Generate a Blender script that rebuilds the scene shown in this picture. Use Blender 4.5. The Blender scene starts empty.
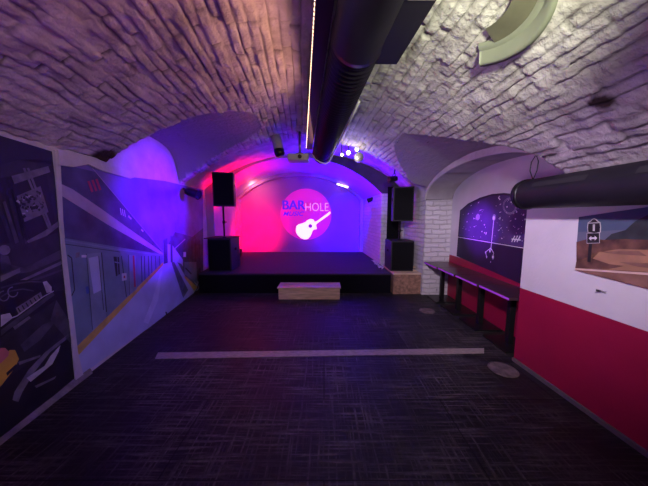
import bpy, bmesh, math, random
import numpy as np
from mathutils import Vector, Matrix, Quaternion, noise
random.seed(7)
S = bpy.context.scene
COL = S.collection
PI = math.pi

# ------------------------------------------------------------------ camera
F, CU, CV = 245.0, 324.0, 243.0
PITCH = math.radians(6.3)
CAMZ = 1.5
cd = bpy.data.cameras.new('camera')
cd.sensor_width = 36.0
cd.lens = 36.0 * F / 648.0
cd.clip_start = 0.02
cam = bpy.data.objects.new('camera', cd)
cam.location = (0, 0, CAMZ)
cam.rotation_euler = (PI/2 - PITCH, 0, 0)
COL.objects.link(cam)
S.camera = cam
S.view_settings.view_transform = 'Standard'
S.view_settings.look = 'None'
S.view_settings.exposure = 0.0

def ray(u, v):
    xd, yd = (u - CU)/F, (CV - v)/F
    return Vector((xd, math.cos(PITCH) + yd*math.sin(PITCH), -math.sin(PITCH) + yd*math.cos(PITCH)))
def at(u, v, Y):                       # point seen at (u,v) at distance Y down the room
    d = ray(u, v); return Vector((0, 0, CAMZ)) + d*(Y/d.y)
def on_side(u, v, a, b):               # on the vertical plane x = a + b*y
    d = ray(u, v); t = a/(d.x - b*d.y); return Vector((0, 0, CAMZ)) + d*t
def on_flat(u, v, z=0.0):
    d = ray(u, v); return Vector((0, 0, CAMZ)) + d*((z - CAMZ)/d.z)

# ------------------------------------------------------------------ room plan
LA, LB = -1.975, -0.125
RA, RB = 2.10, -0.05
xL = lambda y: LA + LB*y
xR = lambda y: RA + RB*y
xC = lambda y: 0.06 - 0.0875*y
AX = 2.36                               # alcove back wall
A0, AP, A1 = 2.05, 2.41, 4.56          # alcove along the room; a partition panel closes it up to AP
YD = 5.6                                # where the stage niche starts
YB = 7.75                               # back wall
nL = lambda y: -2.5 - 0.10*(y - YD)
nR = lambda y: 1.30 - 0.055*(y - YD)
Y0 = -2.6
CROWN = 2.85

YE = 4.48                               # the rough brick ends, smooth plaster begins
def z_main(x, y):
    c = xC(y)
    if x < c: s = (c - x)/(c - xL(y)); rise = 0.80
    else: s = (x - c)/(xR(y) - c); rise = 1.03
    z = CROWN - rise*s*s
    if y > YE:
        k = 0.32 if x < c else 0.75
        z = (1-k)*z + k*(CROWN - rise + rise*math.sqrt(max(0, 1 - s*s))) + (0.01 if x < c else 0.035)
    return z
def z_lun(x, y):
    z = -9
    t = abs(y - 3.5)/0.82
    if t < 1 and x < xC(y): z = 2.05 + 0.55*math.sqrt(1 - t**4) + 0.12*(x - xL(y))
    t = abs(y - 3.31)/1.25
    if t < 1 and x > xC(y): z = max(z, 1.82 + 0.50*math.sqrt(1 - t*t) + 0.22*max(0, min(1, (y - 2.2)/1.0))*(xR(y) - x))
    return min(z, CROWN)
def z_ceil(x, y): return max(z_main(x, y), z_lun(x, y))
def z_niche(x, y, drop=0.0):
    l, r = nL(y), nR(y); c = (l + r)/2; s = min(1, abs(x - c)/((r - l)/2))
    return 2.0 + 0.78*(1 - s**2.4) - drop
def z_alc(y):                           # intrados of the alcove arch
    t = abs(y - (A0 + A1)/2)/((A1 - A0)/2)
    return 1.80 + 0.42*math.sqrt(max(0, 1 - t*t))

# ------------------------------------------------------------------ materials
def mat(name, col, rough=0.6, var=0.0, vscale=8.0, bump=0.0, bscale=60.0, metal=0.0, emit=None, estr=0.0, spec=0.5, stretch=None):
    m = bpy.data.materials.new(name); m.use_nodes = True
    nt = m.node_tree; b = nt.nodes['Principled BSDF']
    b.inputs['Base Color'].default_value = (*col, 1)
    b.inputs['Roughness'].default_value = rough
    b.inputs['Metallic'].default_value = metal
    b.inputs['Specular IOR Level'].default_value = spec
    tc = nt.nodes.new('ShaderNodeTexCoord'); src = tc.outputs['Object']
    if stretch:
        mp = nt.nodes.new('ShaderNodeMapping'); mp.inputs['Scale'].default_value = stretch
        nt.links.new(src, mp.inputs['Vector']); src = mp.outputs['Vector']
    if var:
        n = nt.nodes.new('ShaderNodeTexNoise'); n.inputs['Scale'].default_value = vscale; n.inputs['Detail'].default_value = 6
        nt.links.new(src, n.inputs['Vector'])
        r = nt.nodes.new('ShaderNodeValToRGB')
        r.color_ramp.elements[0].position = 0.3; r.color_ramp.elements[1].position = 0.7
        r.color_ramp.elements[0].color = (*[max(0, c*(1-var)) for c in col], 1)
        r.color_ramp.elements[1].color = (*[min(1, c*(1+var)) for c in col], 1)
        nt.links.new(n.outputs['Fac'], r.inputs['Fac']); nt.links.new(r.outputs['Color'], b.inputs['Base Color'])
    if bump:
        n = nt.nodes.new('ShaderNodeTexNoise'); n.inputs['Scale'].default_value = bscale; n.inputs['Detail'].default_value = 8
        nt.links.new(src, n.inputs['Vector'])
        bp = nt.nodes.new('ShaderNodeBump'); bp.inputs['Strength'].default_value = bump; bp.inputs['Distance'].default_value = 0.02
        nt.links.new(n.outputs['Fac'], bp.inputs['Height']); nt.links.new(bp.outputs['Normal'], b.inputs['Normal'])
    if emit:
        b.inputs['Emission Color'].default_value = (*emit, 1); b.inputs['Emission Strength'].default_value = estr
    return m

def brick_mat(name, col, dark, mortar=0.012, bw=0.24, bh=0.075, axis='yz', strength=0.8):
    """painted brick for vertical piers: brick texture on world y/z or x/z"""
    m = mat(name, col, 0.7)
    nt = m.node_tree; b = nt.nodes['Principled BSDF']
    tc = nt.nodes.new('ShaderNodeTexCoord'); sp = nt.nodes.new('ShaderNodeSeparateXYZ'); cb = nt.nodes.new('ShaderNodeCombineXYZ')
    nt.links.new(tc.outputs['Object'], sp.inputs[0])
    ad = nt.nodes.new('ShaderNodeMath'); ad.operation = 'ADD'
    nt.links.new(sp.outputs['X'], ad.inputs[0]); nt.links.new(sp.outputs['Y'], ad.inputs[1])
    nt.links.new(ad.outputs[0], cb.inputs['X']); nt.links.new(sp.outputs['Z'], cb.inputs['Y'])
    ns = nt.nodes.new('ShaderNodeTexNoise'); ns.inputs['Scale'].default_value = 6; ns.inputs['Detail'].default_value = 4
    nt.links.new(tc.outputs['Object'], ns.inputs['Vector'])
    mx = nt.nodes.new('ShaderNodeMix'); mx.data_type = 'VECTOR'; mx.inputs[0].default_value = 0.075
    nt.links.new(cb.outputs[0], mx.inputs[4]); nt.links.new(ns.outputs['Color'], mx.inputs[5])
    bt = nt.nodes.new('ShaderNodeTexBrick'); bt.inputs['Scale'].default_value = 1.0
    bt.inputs['Brick Width'].default_value = bw; bt.inputs['Row Height'].default_value = bh
    bt.inputs['Mortar Size'].default_value = mortar; bt.inputs['Mortar Smooth'].default_value = 0.5
    bt.inputs['Color1'].default_value = (*col, 1); bt.inputs['Color2'].default_value = (*[c*0.9 for c in col], 1)
    bt.inputs['Mortar'].default_value = (*dark, 1)
    nt.links.new(mx.outputs[1], bt.inputs['Vector'])
    nt.links.new(bt.outputs['Color'], b.inputs['Base Color'])
    n2 = nt.nodes.new('ShaderNodeTexNoise'); n2.inputs['Scale'].default_value = 35; n2.inputs['Detail'].default_value = 6
    nt.links.new(tc.outputs['Object'], n2.inputs['Vector'])
    su = nt.nodes.new('ShaderNodeMath'); su.operation = 'MULTIPLY_ADD'; su.inputs[1].default_value = 0.6
    inv = nt.nodes.new('ShaderNodeMath'); inv.operation = 'SUBTRACT'; inv.inputs[0].default_value = 1.0
    nt.links.new(bt.outputs['Fac'], inv.inputs[1])
    nt.links.new(n2.outputs['Fac'], su.inputs[0]); nt.links.new(inv.outputs[0], su.inputs[2])
    bp = nt.nodes.new('ShaderNodeBump'); bp.inputs['Strength'].default_value = strength; bp.inputs['Distance'].default_value = 0.015
    nt.links.new(su.outputs[0], bp.inputs['Height']); nt.links.new(bp.outputs['Normal'], b.inputs['Normal'])
    return m

def vault_mat():
    m = mat('painted_vault_brick', (0.6, 0.56, 0.54), 0.75)
    nt = m.node_tree; b = nt.nodes['Principled BSDF']; N = nt.nodes.new; L = nt.links.new
    tc = N('ShaderNodeTexCoord')
    n = N('ShaderNodeTexNoise'); n.inputs['Scale'].default_value = 5; n.inputs['Detail'].default_value = 8
    L(tc.outputs['Object'], n.inputs['Vector'])
    r = N('ShaderNodeValToRGB')
    r.color_ramp.elements[0].position = 0.3; r.color_ramp.elements[0].color = (0.40, 0.36, 0.35, 1)
    r.color_ramp.elements[1].position = 0.65; r.color_ramp.elements[1].color = (0.66, 0.62, 0.60, 1)
    L(n.outputs['Fac'], r.inputs['Fac'])
    def attr(nm):
        a = N('ShaderNodeAttribute'); a.attribute_name = nm; return a.outputs['Fac']
    def mixc(fac, A, Bcol):
        x = N('ShaderNodeMix'); x.data_type = 'RGBA'; L(fac, x.inputs[0]); L(A, x.inputs[6]); x.inputs[7].default_value = (*Bcol, 1); return x.outputs[2]
    c = mixc(attr('joint'), r.outputs['Color'], (0.07, 0.055, 0.06))
    c = mixc(attr('plaster'), c, (0.34, 0.31, 0.31))
    c = mixc(attr('dirt'), c, (0.045, 0.025, 0.02))
    L(c, b.inputs['Base Color'])
    n2 = N('ShaderNodeTexNoise'); n2.inputs['Scale'].default_value = 30; n2.inputs['Detail'].default_value = 8
    L(tc.outputs['Object'], n2.inputs['Vector'])
    bp = N('ShaderNodeBump'); bp.inputs['Strength'].default_value = 0.75; bp.inputs['Distance'].default_value = 0.02
    L(n2.outputs['Fac'], bp.inputs['Height']); L(bp.outputs['Normal'], b.inputs['Normal'])
    return m

def floor_mat():
    m = mat('worn_black_floor', (0.02, 0.018, 0.018), 0.5)
    nt = m.node_tree; b = nt.nodes['Principled BSDF']; N = nt.nodes.new; L = nt.links.new
    tc = N('ShaderNodeTexCoord')
    def nz(scale, sc, det=6):
        mp = N('ShaderNodeMapping'); mp.inputs['Scale'].default_value = sc; L(tc.outputs['Object'], mp.inputs['Vector'])
        t = N('ShaderNodeTexNoise'); t.inputs['Scale'].default_value = scale; t.inputs['Detail'].default_value = det; t.inputs['Roughness'].default_value = 0.65
        L(mp.outputs['Vector'], t.inputs['Vector']); return t.outputs['Fac']
    def ramp(f, a, bb, lo=0, hi=1):
        r = N('ShaderNodeMapRange'); r.inputs['From Min'].default_value = a; r.inputs['From Max'].default_value = bb
        r.inputs['To Min'].default_value = lo; r.inputs['To Max'].default_value = hi; L(f, r.inputs['Value']); return r.outputs['Result']
    def op(o, a, c):
        x = N('ShaderNodeMath'); x.operation = o
        for i, s in enumerate((a, c)):
            if isinstance(s, (int, float)): x.inputs[i].default_value = s
            else: L(s, x.inputs[i])
        return x.outputs[0]
    sx = ramp(nz(3.5, (0.7, 13, 1)), 0.47, 0.76); sy = ramp(nz(3.2, (15, 0.8, 1)), 0.50, 0.80)
    big = ramp(nz(1.3, (1, 1.3, 1), 5), 0.38, 0.66)
    fine = ramp(nz(45, (1, 1, 1), 4), 0.35, 0.75)
    scuff = op('MULTIPLY', op('MAXIMUM', sx, sy), op('ADD', op('MULTIPLY', big, 0.85), 0.15))
    scuff = op('MULTIPLY', scuff, op('ADD', op('MULTIPLY', fine, 0.6), 0.4))
    br = N('ShaderNodeTexBrick'); br.inputs['Scale'].default_value = 1; br.inputs['Brick Width'].default_value = 1.9; br.inputs['Row Height'].default_value = 0.62
    br.inputs['Mortar Size'].default_value = 0.005; br.inputs['Color1'].default_value = (1, 1, 1, 1); br.inputs['Color2'].default_value = (0.6, 0.6, 0.6, 1); br.inputs['Mortar'].default_value = (0.15, 0.15, 0.15, 1)
    L(tc.outputs['Object'], br.inputs['Vector'])
    mx = N('ShaderNodeMix'); mx.data_type = 'RGBA'; L(scuff, mx.inputs[0]); mx.inputs[6].default_value = (0.012, 0.010, 0.011, 1); mx.inputs[7].default_value = (0.38, 0.34, 0.33, 1)
    m2 = N('ShaderNodeMix'); m2.data_type = 'RGBA'; m2.blend_type = 'MULTIPLY'; m2.inputs[0].default_value = 1
    L(mx.outputs[2], m2.inputs[6]); L(br.outputs['Color'], m2.inputs[7]); L(m2.outputs[2], b.inputs['Base Color'])
    L(ramp(big, 0, 1, 0.48, 0.66), b.inputs['Roughness'])
    b.inputs['Specular IOR Level'].default_value = 0.25
    bp = N('ShaderNodeBump'); bp.inputs['Strength'].default_value = 0.35; bp.inputs['Distance'].default_value = 0.006
    L(op('ADD', op('MULTIPLY', br.outputs['Fac'], -1.0), op('MULTIPLY', scuff, 0.8)), bp.inputs['Height']); L(bp.outputs['Normal'], b.inputs['Normal'])
    return m

M = {
 'vault': vault_mat(), 'floor': floor_mat(),
 'white': mat('white_wall_paint', (0.60, 0.57, 0.60), 0.65, 0.06, 3, 0.12, 40),
 'red': mat('crimson_wall_paint', (0.27, 0.004, 0.036), 0.5, 0.1, 2, 0.1, 40),
 'redstrip': mat('red_ledge_paint', (0.5, 0.015, 0.04), 0.5, 0.1, 3),
 'brick': brick_mat('white_painted_brick', (0.62, 0.59, 0.60), (0.50, 0.47, 0.48), 0.010, 0.24, 0.08, strength=1.0),
 'plaster': mat('rough_white_plaster', (0.58, 0.55, 0.56), 0.8, 0.12, 6, 0.4, 25),
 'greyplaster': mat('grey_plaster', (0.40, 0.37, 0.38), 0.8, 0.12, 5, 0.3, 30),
 'edge': mat('violet_edge_light', (0.40, 0.08, 0.62), 0.25, emit=(0.45, 0.04, 0.85), estr=0.12),  # violet light on the table edges, put into colour and glow
 'dirtyplaster': mat('dirty_plaster', (0.20, 0.18, 0.18), 0.85, 0.35, 12, 0.4, 40),
 'shade': mat('shaded_arch_face', (0.06, 0.045, 0.07), 0.85, 0.2, 6),  # shadow on the right of the arch face, painted as dark colour
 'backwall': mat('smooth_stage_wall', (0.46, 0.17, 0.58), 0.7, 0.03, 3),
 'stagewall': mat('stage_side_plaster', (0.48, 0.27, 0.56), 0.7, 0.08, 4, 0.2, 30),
 'black': mat('black_paint', (0.022, 0.020, 0.026), 0.5, spec=0.3),
 'matt': mat('matt_black_grille', (0.006, 0.006, 0.007), 0.8, 0.3, 200, 0.2, 400, spec=0.12),
 'carpet': mat('black_stage_carpet', (0.036, 0.022, 0.050), 0.9, 0.3, 60, 0.5, 300),
 'stageface': mat('black_stage_face', (0.005, 0.004, 0.009), 0.85, spec=0.1),
 'duct': mat('black_duct_fabric', (0.012, 0.010, 0.016), 0.5, 0.2, 5, spec=0.25),
 'metalblack': mat('black_metal', (0.012, 0.012, 0.013), 0.35, metal=0.3),
 'chrome': mat('pole_metal', (0.35, 0.33, 0.33), 0.35, metal=0.9),
 'wood': mat('pale_pine', (0.62, 0.46, 0.30), 0.6, 0.25, 4, 0.1, 30, stretch=(1, 8, 8)),
 'osb': mat('rough_chipboard', (0.27, 0.15, 0.10), 0.75, 0.45, 22, 0.3, 40),
 'tabletop': mat('dark_stained_tabletop', (0.045, 0.022, 0.026), 0.28, 0.4, 5, stretch=(1, 8, 1)),
 'strip': mat('worn_threshold_wood', (0.30, 0.25, 0.23), 0.6, 0.35, 8, stretch=(2, 12, 2)),
 'cover': mat('worn_floor_disc', (0.12, 0.09, 0.09), 0.7, 0.6, 12),
 'base': mat('grey_baseboard', (0.10, 0.085, 0.09), 0.6, 0.2, 8),
 'cream': mat('cream_painted_metal', (0.24, 0.255, 0.19), 0.5, 0.06, 6),
 'olive': mat('dull_disc_panel', (0.12, 0.115, 0.075), 0.7, 0.2, 6),
 'greymetal': mat('grey_lamp_body', (0.30, 0.27, 0.28), 0.5, 0.1, 10),
 'box': mat('beige_plastic', (0.50, 0.45, 0.42), 0.5),
 'cable': mat('white_cable', (0.65, 0.63, 0.62), 0.5),
 'blackcable': mat('black_cable', (0.012, 0.012, 0.012), 0.5),
 'led': mat('warm_led', (1, 0.8, 0.6), 0.4, emit=(1.0, 0.62, 0.36), estr=5),
 'lamp': mat('lamp_glow', (1, 1, 1), 0.4, emit=(1.0, 0.93, 0.85), estr=6),
 'tube': mat('tube_glow', (1, 1, 1), 0.4, emit=(0.85, 0.75, 1.0), estr=3),
 'redlens': mat('red_lens', (0.4, 0.02, 0.05), 0.2, emit=(1, 0.05, 0.2), estr=2),
 'bluelens': mat('blue_lens', (0.05, 0.02, 0.4), 0.2, emit=(0.25, 0.05, 1), estr=1.0),
 'darklens': mat('dark_lens', (0.02, 0.02, 0.03), 0.08),
 'ball': mat('dull_mirror_ball', (0.36, 0.36, 0.34), 0.4, 0.5, 60, metal=0.4),
}

# ------------------------------------------------------------------ mesh helpers
class MB:
    def __init__(s): s.v = []; s.f = []; s.mi = []; s.mats = []; s.sm = []
    def slot(s, m):
        if m not in s.mats: s.mats.append(m)
        return s.mats.index(m)
    def add(s, vs, fs, m, smooth=False):
        o = len(s.v); k = s.slot(m); s.v += [Vector(p) for p in vs]
        for f in fs: s.f.append([i + o for i in f]); s.mi.append(k); s.sm.append(smooth)
    def poly(s, pts, m): s.add(pts, [list(range(len(pts)))], m)
    def box(s, lo, hi, m, bevel=0.0, X=None):
        bm = bmesh.new(); bmesh.ops.create_cube(bm, size=1)
        lo, hi = Vector(lo), Vector(hi); c = (lo + hi)/2; d = hi - lo
        for v in bm.verts: v.co = Vector((v.co.x*d.x, v.co.y*d.y, v.co.z*d.z)) + c
        if bevel: bmesh.ops.bevel(bm, geom=list(bm.edges), offset=bevel, segments=2, affect='EDGES', profile=0.6)
        bm.verts.index_update()
        vs = [v.co.copy() if X is None else X @ v.co for v in bm.verts]
        s.add(vs, [[v.index for v in f.verts] for f in bm.faces], m); bm.free()
    def tube(s, pts, r, m, n=10, caps=True, smooth=True):
        pts = [Vector(p) for p in pts]; rs = r if isinstance(r, (list, tuple)) else [r]*len(pts)
        vs, fs = [], []; up = None
        for i, p in enumerate(pts):
            t = (pts[min(i+1, len(pts)-1)] - pts[max(i-1, 0)]).normalized()
            if up is None:
                up = Vector((0, 0, 1)) if abs(t.z) < 0.9 else Vector((1, 0, 0))
            a = t.cross(up).normalized(); bvec = a.cross(t).normalized(); up = bvec
            for k in range(n):
                w = 2*PI*k/n; vs.append(p + (a*math.cos(w) + bvec*math.sin(w))*rs[i])
        for i in range(len(pts)-1):
            for k in range(n):
                fs.append([i*n+k, i*n+(k+1) % n, (i+1)*n+(k+1) % n, (i+1)*n+k])
        s.add(vs, fs, m, smooth)
        if caps:
            s.add(vs[:n], [list(range(n))[::-1]], m); s.add(vs[-n:], [list(range(n))], m)
    def grid(s, rows, m, smooth=True):
        n = len(rows[0]); vs = [p for r in rows for p in r]
        fs = [[i*n+j, i*n+j+1, (i+1)*n+j+1, (i+1)*n+j] for i in range(len(rows)-1) for j in range(n-1)]
        s.add(vs, fs, m, smooth)
    def sphere(s, c, r, m, seg=16, rings=10, sc=(1, 1, 1), smooth=True):
        c = Vector(c); vs = []
        for i in range(rings+1):
            a = PI*i/rings
            for k in range(seg):
                w = 2*PI*k/seg; vs.append(c + Vector((r*math.sin(a)*math.cos(w)*sc[0], r*math.sin(a)*math.sin(w)*sc[1], r*math.cos(a)*sc[2])))
        fs = [[i*seg+k, (i+1)*seg+k, (i+1)*seg+(k+1) % seg, i*seg+(k+1) % seg] for i in range(rings) for k in range(seg)]
        s.add(vs, fs, m, smooth)
    def build(s, name, parent=None):
        me = bpy.data.meshes.new(name)
        off = parent_world(parent)
        me.from_pydata([tuple(p - off) for p in s.v], [], s.f)
        for m in s.mats: me.materials.append(m)
        me.polygons.foreach_set('material_index', s.mi)
        me.polygons.foreach_set('use_smooth', s.sm)
        bm = bmesh.new(); bm.from_mesh(me); bmesh.ops.remove_doubles(bm, verts=bm.verts, dist=1e-5)
        bm.to_mesh(me); bm.free(); me.update()
        o = bpy.data.objects.new(name, me); COL.objects.link(o)
        if parent: o.parent = parent
        return o
def parent_world(p):
    v = Vector((0, 0, 0))
    while p: v += p.location; p = p.parent
    return v
def tag(o, label, cat, group=None):
    o['label'] = label; o['category'] = cat
    if group: o['group'] = group
    return o
def thing(name, loc, label, cat, group=None):
    o = bpy.data.objects.new(name, None); o.empty_display_size = 0.1; o.location = loc; COL.objects.link(o)
    return tag(o, label, cat, group)
def struct(o): o['kind'] = 'structure'; return o
def dup(root, loc, label):
    r = root.copy(); COL.objects.link(r); r.location = loc; r['label'] = label
    for ch in list(root.children):
        c = ch.copy(); COL.objects.link(c); c.parent = r
        for g in list(ch.children):
            d = g.copy(); COL.objects.link(d); d.parent = c
    return r
def frange(a, b, n): return [a + (b - a)*i/n for i in range(n+1)]

# ------------------------------------------------------------------ setting: floor
m = MB(); m.poly([(-3.4, Y0, 0), (3.2, Y0, 0), (3.2, YB+0.1, 0), (-3.4, YB+0.1, 0)], M['floor'])
struct(m.build('floor'))
p0, p1, p2, p3 = on_flat(155, 359), on_flat(484, 353.5), on_flat(484, 348.5), on_flat(158, 353)
m = MB(); zt = Vector((0, 0, 0.006))
m.add([p0, p1, p2, p3, p0+zt, p1+zt, p2+zt, p3+zt], [[4, 5, 6, 7], [0, 1, 5, 4], [1, 2, 6, 5], [2, 3, 7, 6], [3, 0, 4, 7]], M['strip'])
o = struct(m.build('trim_1'))

# ------------------------------------------------------------------ setting: vaulted brick ceiling with real coursing
def make_vault():
    N = 400; ss = np.linspace(-1, 1, 4001); y = 2.0
    xs = np.where(ss < 0, xC(y) + ss*(xC(y) - xL(y)), xC(y) + ss*(xR(y) - xC(y)))
    zs = np.where(ss < 0, CROWN - 0.8*ss*ss, CROWN - 1.03*ss*ss)
    arc = np.concatenate([[0], np.cumsum(np.hypot(np.diff(xs), np.diff(zs)))])
    RH = 0.074; nrow = int(arc[-1]/RH); RH = arc[-1]/nrow
    fr = [0.0, 0.16, 0.38, 0.62, 0.86]
    pos, rowid, edge = [], [], []
    for r in range(nrow):
        for f in fr: pos.append((r + f)*RH); rowid.append(r); edge.append(1.0 if f == 0 else 0.0)
    pos.append(arc[-1]); rowid.append(nrow-1); edge.append(0)
    sv = np.interp(pos, arc, ss)
    ys = list(np.arange(Y0, 0.3, 0.15)) + list(np.arange(0.3, YE-0.02, 0.0185)) + [YE-0.001, YE+0.004] + list(np.arange(YE+0.05, YD, 0.05)) + [YD]
    rnd = random.Random(3)
    off = [rnd.random()*0.26 for _ in range(nrow)]; bl = [0.31*(0.75 + 0.5*rnd.random()) for _ in range(nrow)]
    hcache = {}
    def hh(r, k):
        if (r, k) not in hcache: hcache[(r, k)] = (rnd.uniform(-1, 1), rnd.random())
        return hcache[(r, k)]
    V, J, P, D = [], [], [], []
    dirts = [(on_pt(118, 160), 0.16), (on_pt(105, 160), 0.12), (on_pt(600, 99), 0.045), (on_pt(591, 101), 0.025), (on_pt(415, 155), 0.0)]
    for yv in ys:
        c, l, rr = xC(yv), xL(yv), xR(yv)
        for i, s in enumerate(sv):
            r = rowid[i]
            wv = (0.016*noise.noise((yv*1.6, r*0.35, 5.0)) + 0.010*noise.noise((yv*5.0, r*1.9, 8.0)))*min(1, (1 - abs(s))*8)
            sw = s + wv/2.2 if yv < YE else s
            x = c + sw*(c - l) if sw < 0 else c + sw*(rr - c)
            zm, zl = z_main(x, yv), z_lun(x, yv)
            z = max(zm, zl); pl = 1.0 if zl > zm + 0.002 else 0.0
            smt = 1.0 if yv > YE else 0.0
            q = (yv + off[r])/bl[r]; k = math.floor(q); fq = (q - k)*bl[r]
            h, rn = hh(r, k)
            nz = noise.noise((x*2.2, yv*2.2, z*2.2)); nf = noise.noise((x*14, yv*14, 3.3))
            wob = noise.noise((yv*3.1, r*7.7, 1.0))
            j = 0.0
            if edge[i]: j = max(0.0, min(1.0, 0.55 + 1.25*wob))
            if fq < 0.0186: j = max(j, max(0, 1.05*rn - 0.1))
            if pl or smt: j = 0; dz = 0.006*nf + 0.008*nz
            else: dz = 0.022*j + 0.012*h + 0.012*nf + 0.022*nz + 0.004*noise.noise((x*30, yv*11, 1.7))
            dd = 0.0
            for (dp, rad) in dirts:
                if rad > 0:
                    dist = math.hypot(x - dp.x, yv - dp.y) + 0.05*nf + 0.05*noise.noise((x*7, yv*7, 9))
                    dd = max(dd, max(0, min(1, (rad*1.5 - dist)/(rad*0.7))))
            V.append((x, yv, z + dz)); J.append(min(1, j*0.7)); P.append(pl); D.append(dd)
    n = len(sv)
    Fc = [(a*n+b, (a+1)*n+b, (a+1)*n+b+1, a*n+b+1) for a in range(len(ys)-1) for b in range(n-1)]
    me = bpy.data.meshes.new('ceiling'); me.from_pydata(V, [], Fc); me.materials.append(M['vault'])
    for nm, arr in (('joint', J), ('plaster', P), ('dirt', D)):
        a = me.attributes.new(nm, 'FLOAT', 'POINT'); a.data.foreach_set('value', np.array(arr, dtype=np.float32))
    me.polygons.foreach_set('use_smooth', [True]*len(Fc)); me.update()
    o = bpy.data.objects.new('ceiling', me); COL.objects.link(o); return struct(o)
def on_pt(u, v):                                   # where a sight line meets the vault
    d = ray(u, v); t = 0.3
    while t < 12:
        p = Vector((0, 0, CAMZ)) + d*t
        if p.z > z_ceil(p.x, p.y): return p
        t += 0.01
    return p
make_vault()

# stage niche vault
m = MB()
ys = frange(YD, YB, 20); rows = []
for y in ys:
    l, r = nL(y), nR(y); c = (l+r)/2; hw = (r-l)/2
    rows.append([Vector((c - hw*math.cos(PI*i/60), y, z_niche(c - hw*math.cos(PI*i/60), y))) for i in range(61)])
m.grid(rows, M['stagewall']); struct(m.build('ceiling_stage'))

# ------------------------------------------------------------------ walls
m = MB(); rows = [[], []]
for y in frange(Y0, YD, 164):
    rows[0].append(Vector((xL(y), y, 0))); rows[1].append(Vector((xL(y), y, z_ceil(xL(y), y) + 0.03)))
m.grid(rows, M['plaster'], False); struct(m.build('wall_left'))

m = MB(); RZ = 0.78
def side_strip(y0, y1, n, zlo, zhi, mt, x=xR):
    a, b_ = [], []
    for y in frange(y0, y1, n): a.append(Vector((x(y), y, zlo(y)))); b_.append(Vector((x(y), y, zhi(y))))
    m.grid([a, b_], mt, False)
top = lambda y: z_ceil(xR(y), y) + 0.03
side_strip(Y0, AP, 40, lambda y: 0, lambda y: RZ, M['red'])
side_strip(Y0, A0, 40, lambda y: RZ, top, M['white'])
side_strip(A0, AP, 4, lambda y: RZ, lambda y: 1.79, M['white'])
m.poly([(xR(A0), A0, 1.79), (AX, A0, 1.79), (AX, AP, 1.79), (xR(AP), AP, 1.79)], M['white'])
side_strip(A0, A1, 60, z_alc, top, M['plaster'])
side_strip(A1, YD, 12, lambda y: 0, top, M['brick'])
# alcove: back, far and near jambs, arched soffit
side_strip(A0, A1, 60, lambda y: 0, lambda y: RZ, M['red'], lambda y: AX)
side_strip(A0, A1, 60, lambda y: RZ, z_alc, M['white'], lambda y: AX)
for y in (AP, A1):
    m.poly([(xR(y), y, 0), (AX, y, 0), (AX, y, 1.80), (xR(y), y, 1.79)], M['brick'] if y == A1 else M['white'])
r0, r1 = [], []
for i in range(49):
    y = (A0+A1)/2 - (A1-A0)/2*math.cos(PI*i/48)
    r0.append(Vector((xR(y), y, z_alc(y)))); r1.append(Vector((AX, y, z_alc(y))))
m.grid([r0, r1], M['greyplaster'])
struct(m.build('wall_right'))

# raised plaster band round the alcove arch
m = MB(); ri, ro, rf, rg = [], [], [], []
for i in range(49):
    w = PI*i/48; cy = (A0+A1)/2; hh_ = (A1-A0)/2
    yi, zi = cy + hh_*math.cos(w), 1.80 + 0.42*math.sin(w)
    yo, zo = cy + (hh_+0.03)*math.cos(w), 1.80 + 0.50*math.sin(w)
    ri.append(Vector((xR(yi)-0.025, yi, zi))); ro.append(Vector((xR(yo)-0.025, yo, zo)))
    rf.append(Vector((xR(yi)+0.01, yi, zi))); rg.append(Vector((xR(yo)+0.01, yo, zo)))
m.grid([rf, ri, ro, rg], M['plaster'], False); struct(m.build('trim_2'))

# stage side walls, diaphragm face, back wall and arch ring
m = MB()
m.poly([(xL(YD), YD, 0), (nL(YD), YD, 0), (nL(YD), YD, 2.0), (xL(YD), YD, 2.0)], M['stagewall'])
m.poly([(nL(YD), YD, 0), (nL(YB), YB, 0), (nL(YB), YB, 2.02), (nL(YD), YD, 2.02)], M['stagewall'])
struct(m.build('wall_stage_left'))
m = MB()
m.poly([(xR(YD), YD, 0), (nR(YD), YD, 0), (nR(YD), YD, 2.0), (xR(YD), YD, 2.0)], M['brick'])
m.poly([(nR(YD), YD, 0), (nR(YB), YB, 0), (nR(YB), YB, 2.02), (nR(YD), YD, 2.02)], M['brick'])
struct(m.build('wall_stage_right'))
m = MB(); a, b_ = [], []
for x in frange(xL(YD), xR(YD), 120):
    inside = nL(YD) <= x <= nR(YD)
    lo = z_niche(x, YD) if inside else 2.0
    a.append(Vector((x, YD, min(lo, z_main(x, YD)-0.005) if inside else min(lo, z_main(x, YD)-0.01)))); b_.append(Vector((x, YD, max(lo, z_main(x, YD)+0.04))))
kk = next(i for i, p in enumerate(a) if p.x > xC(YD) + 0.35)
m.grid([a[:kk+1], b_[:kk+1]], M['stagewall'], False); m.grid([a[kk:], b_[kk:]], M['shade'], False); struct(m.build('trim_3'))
m = MB()
m.poly([(-3.3, YB, 0), (1.6, YB, 0), (1.6, YB, 3.0), (-3.3, YB, 3.0)], M['backwall'])
struct(m.build('wall_back'))
m = MB(); yf = YB - 0.22; fo, fi, bi = [], [], []
l, r = nL(yf), nR(yf)
def ringpt(k, th):
    c = (l+r)/2; hw = (r-l)/2 - th
    x = c - hw*math.cos(PI*k/60); s = abs(x-c)/hw
    return x, 2.0 + (0.78-th*0.9)*(1 - s**2.4)
TH = 0.09
for k in range(61):
    xo, zo = ringpt(k, 0); xi, zi = ringpt(k, TH)
    fo.append(Vector((xo, yf, zo))); fi.append(Vector((xi, yf, zi))); bi.append(Vector((xi, YB, zi)))
fo = [Vector((l, yf, 0.0))] + fo + [Vector((r, yf, 0.0))]
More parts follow.
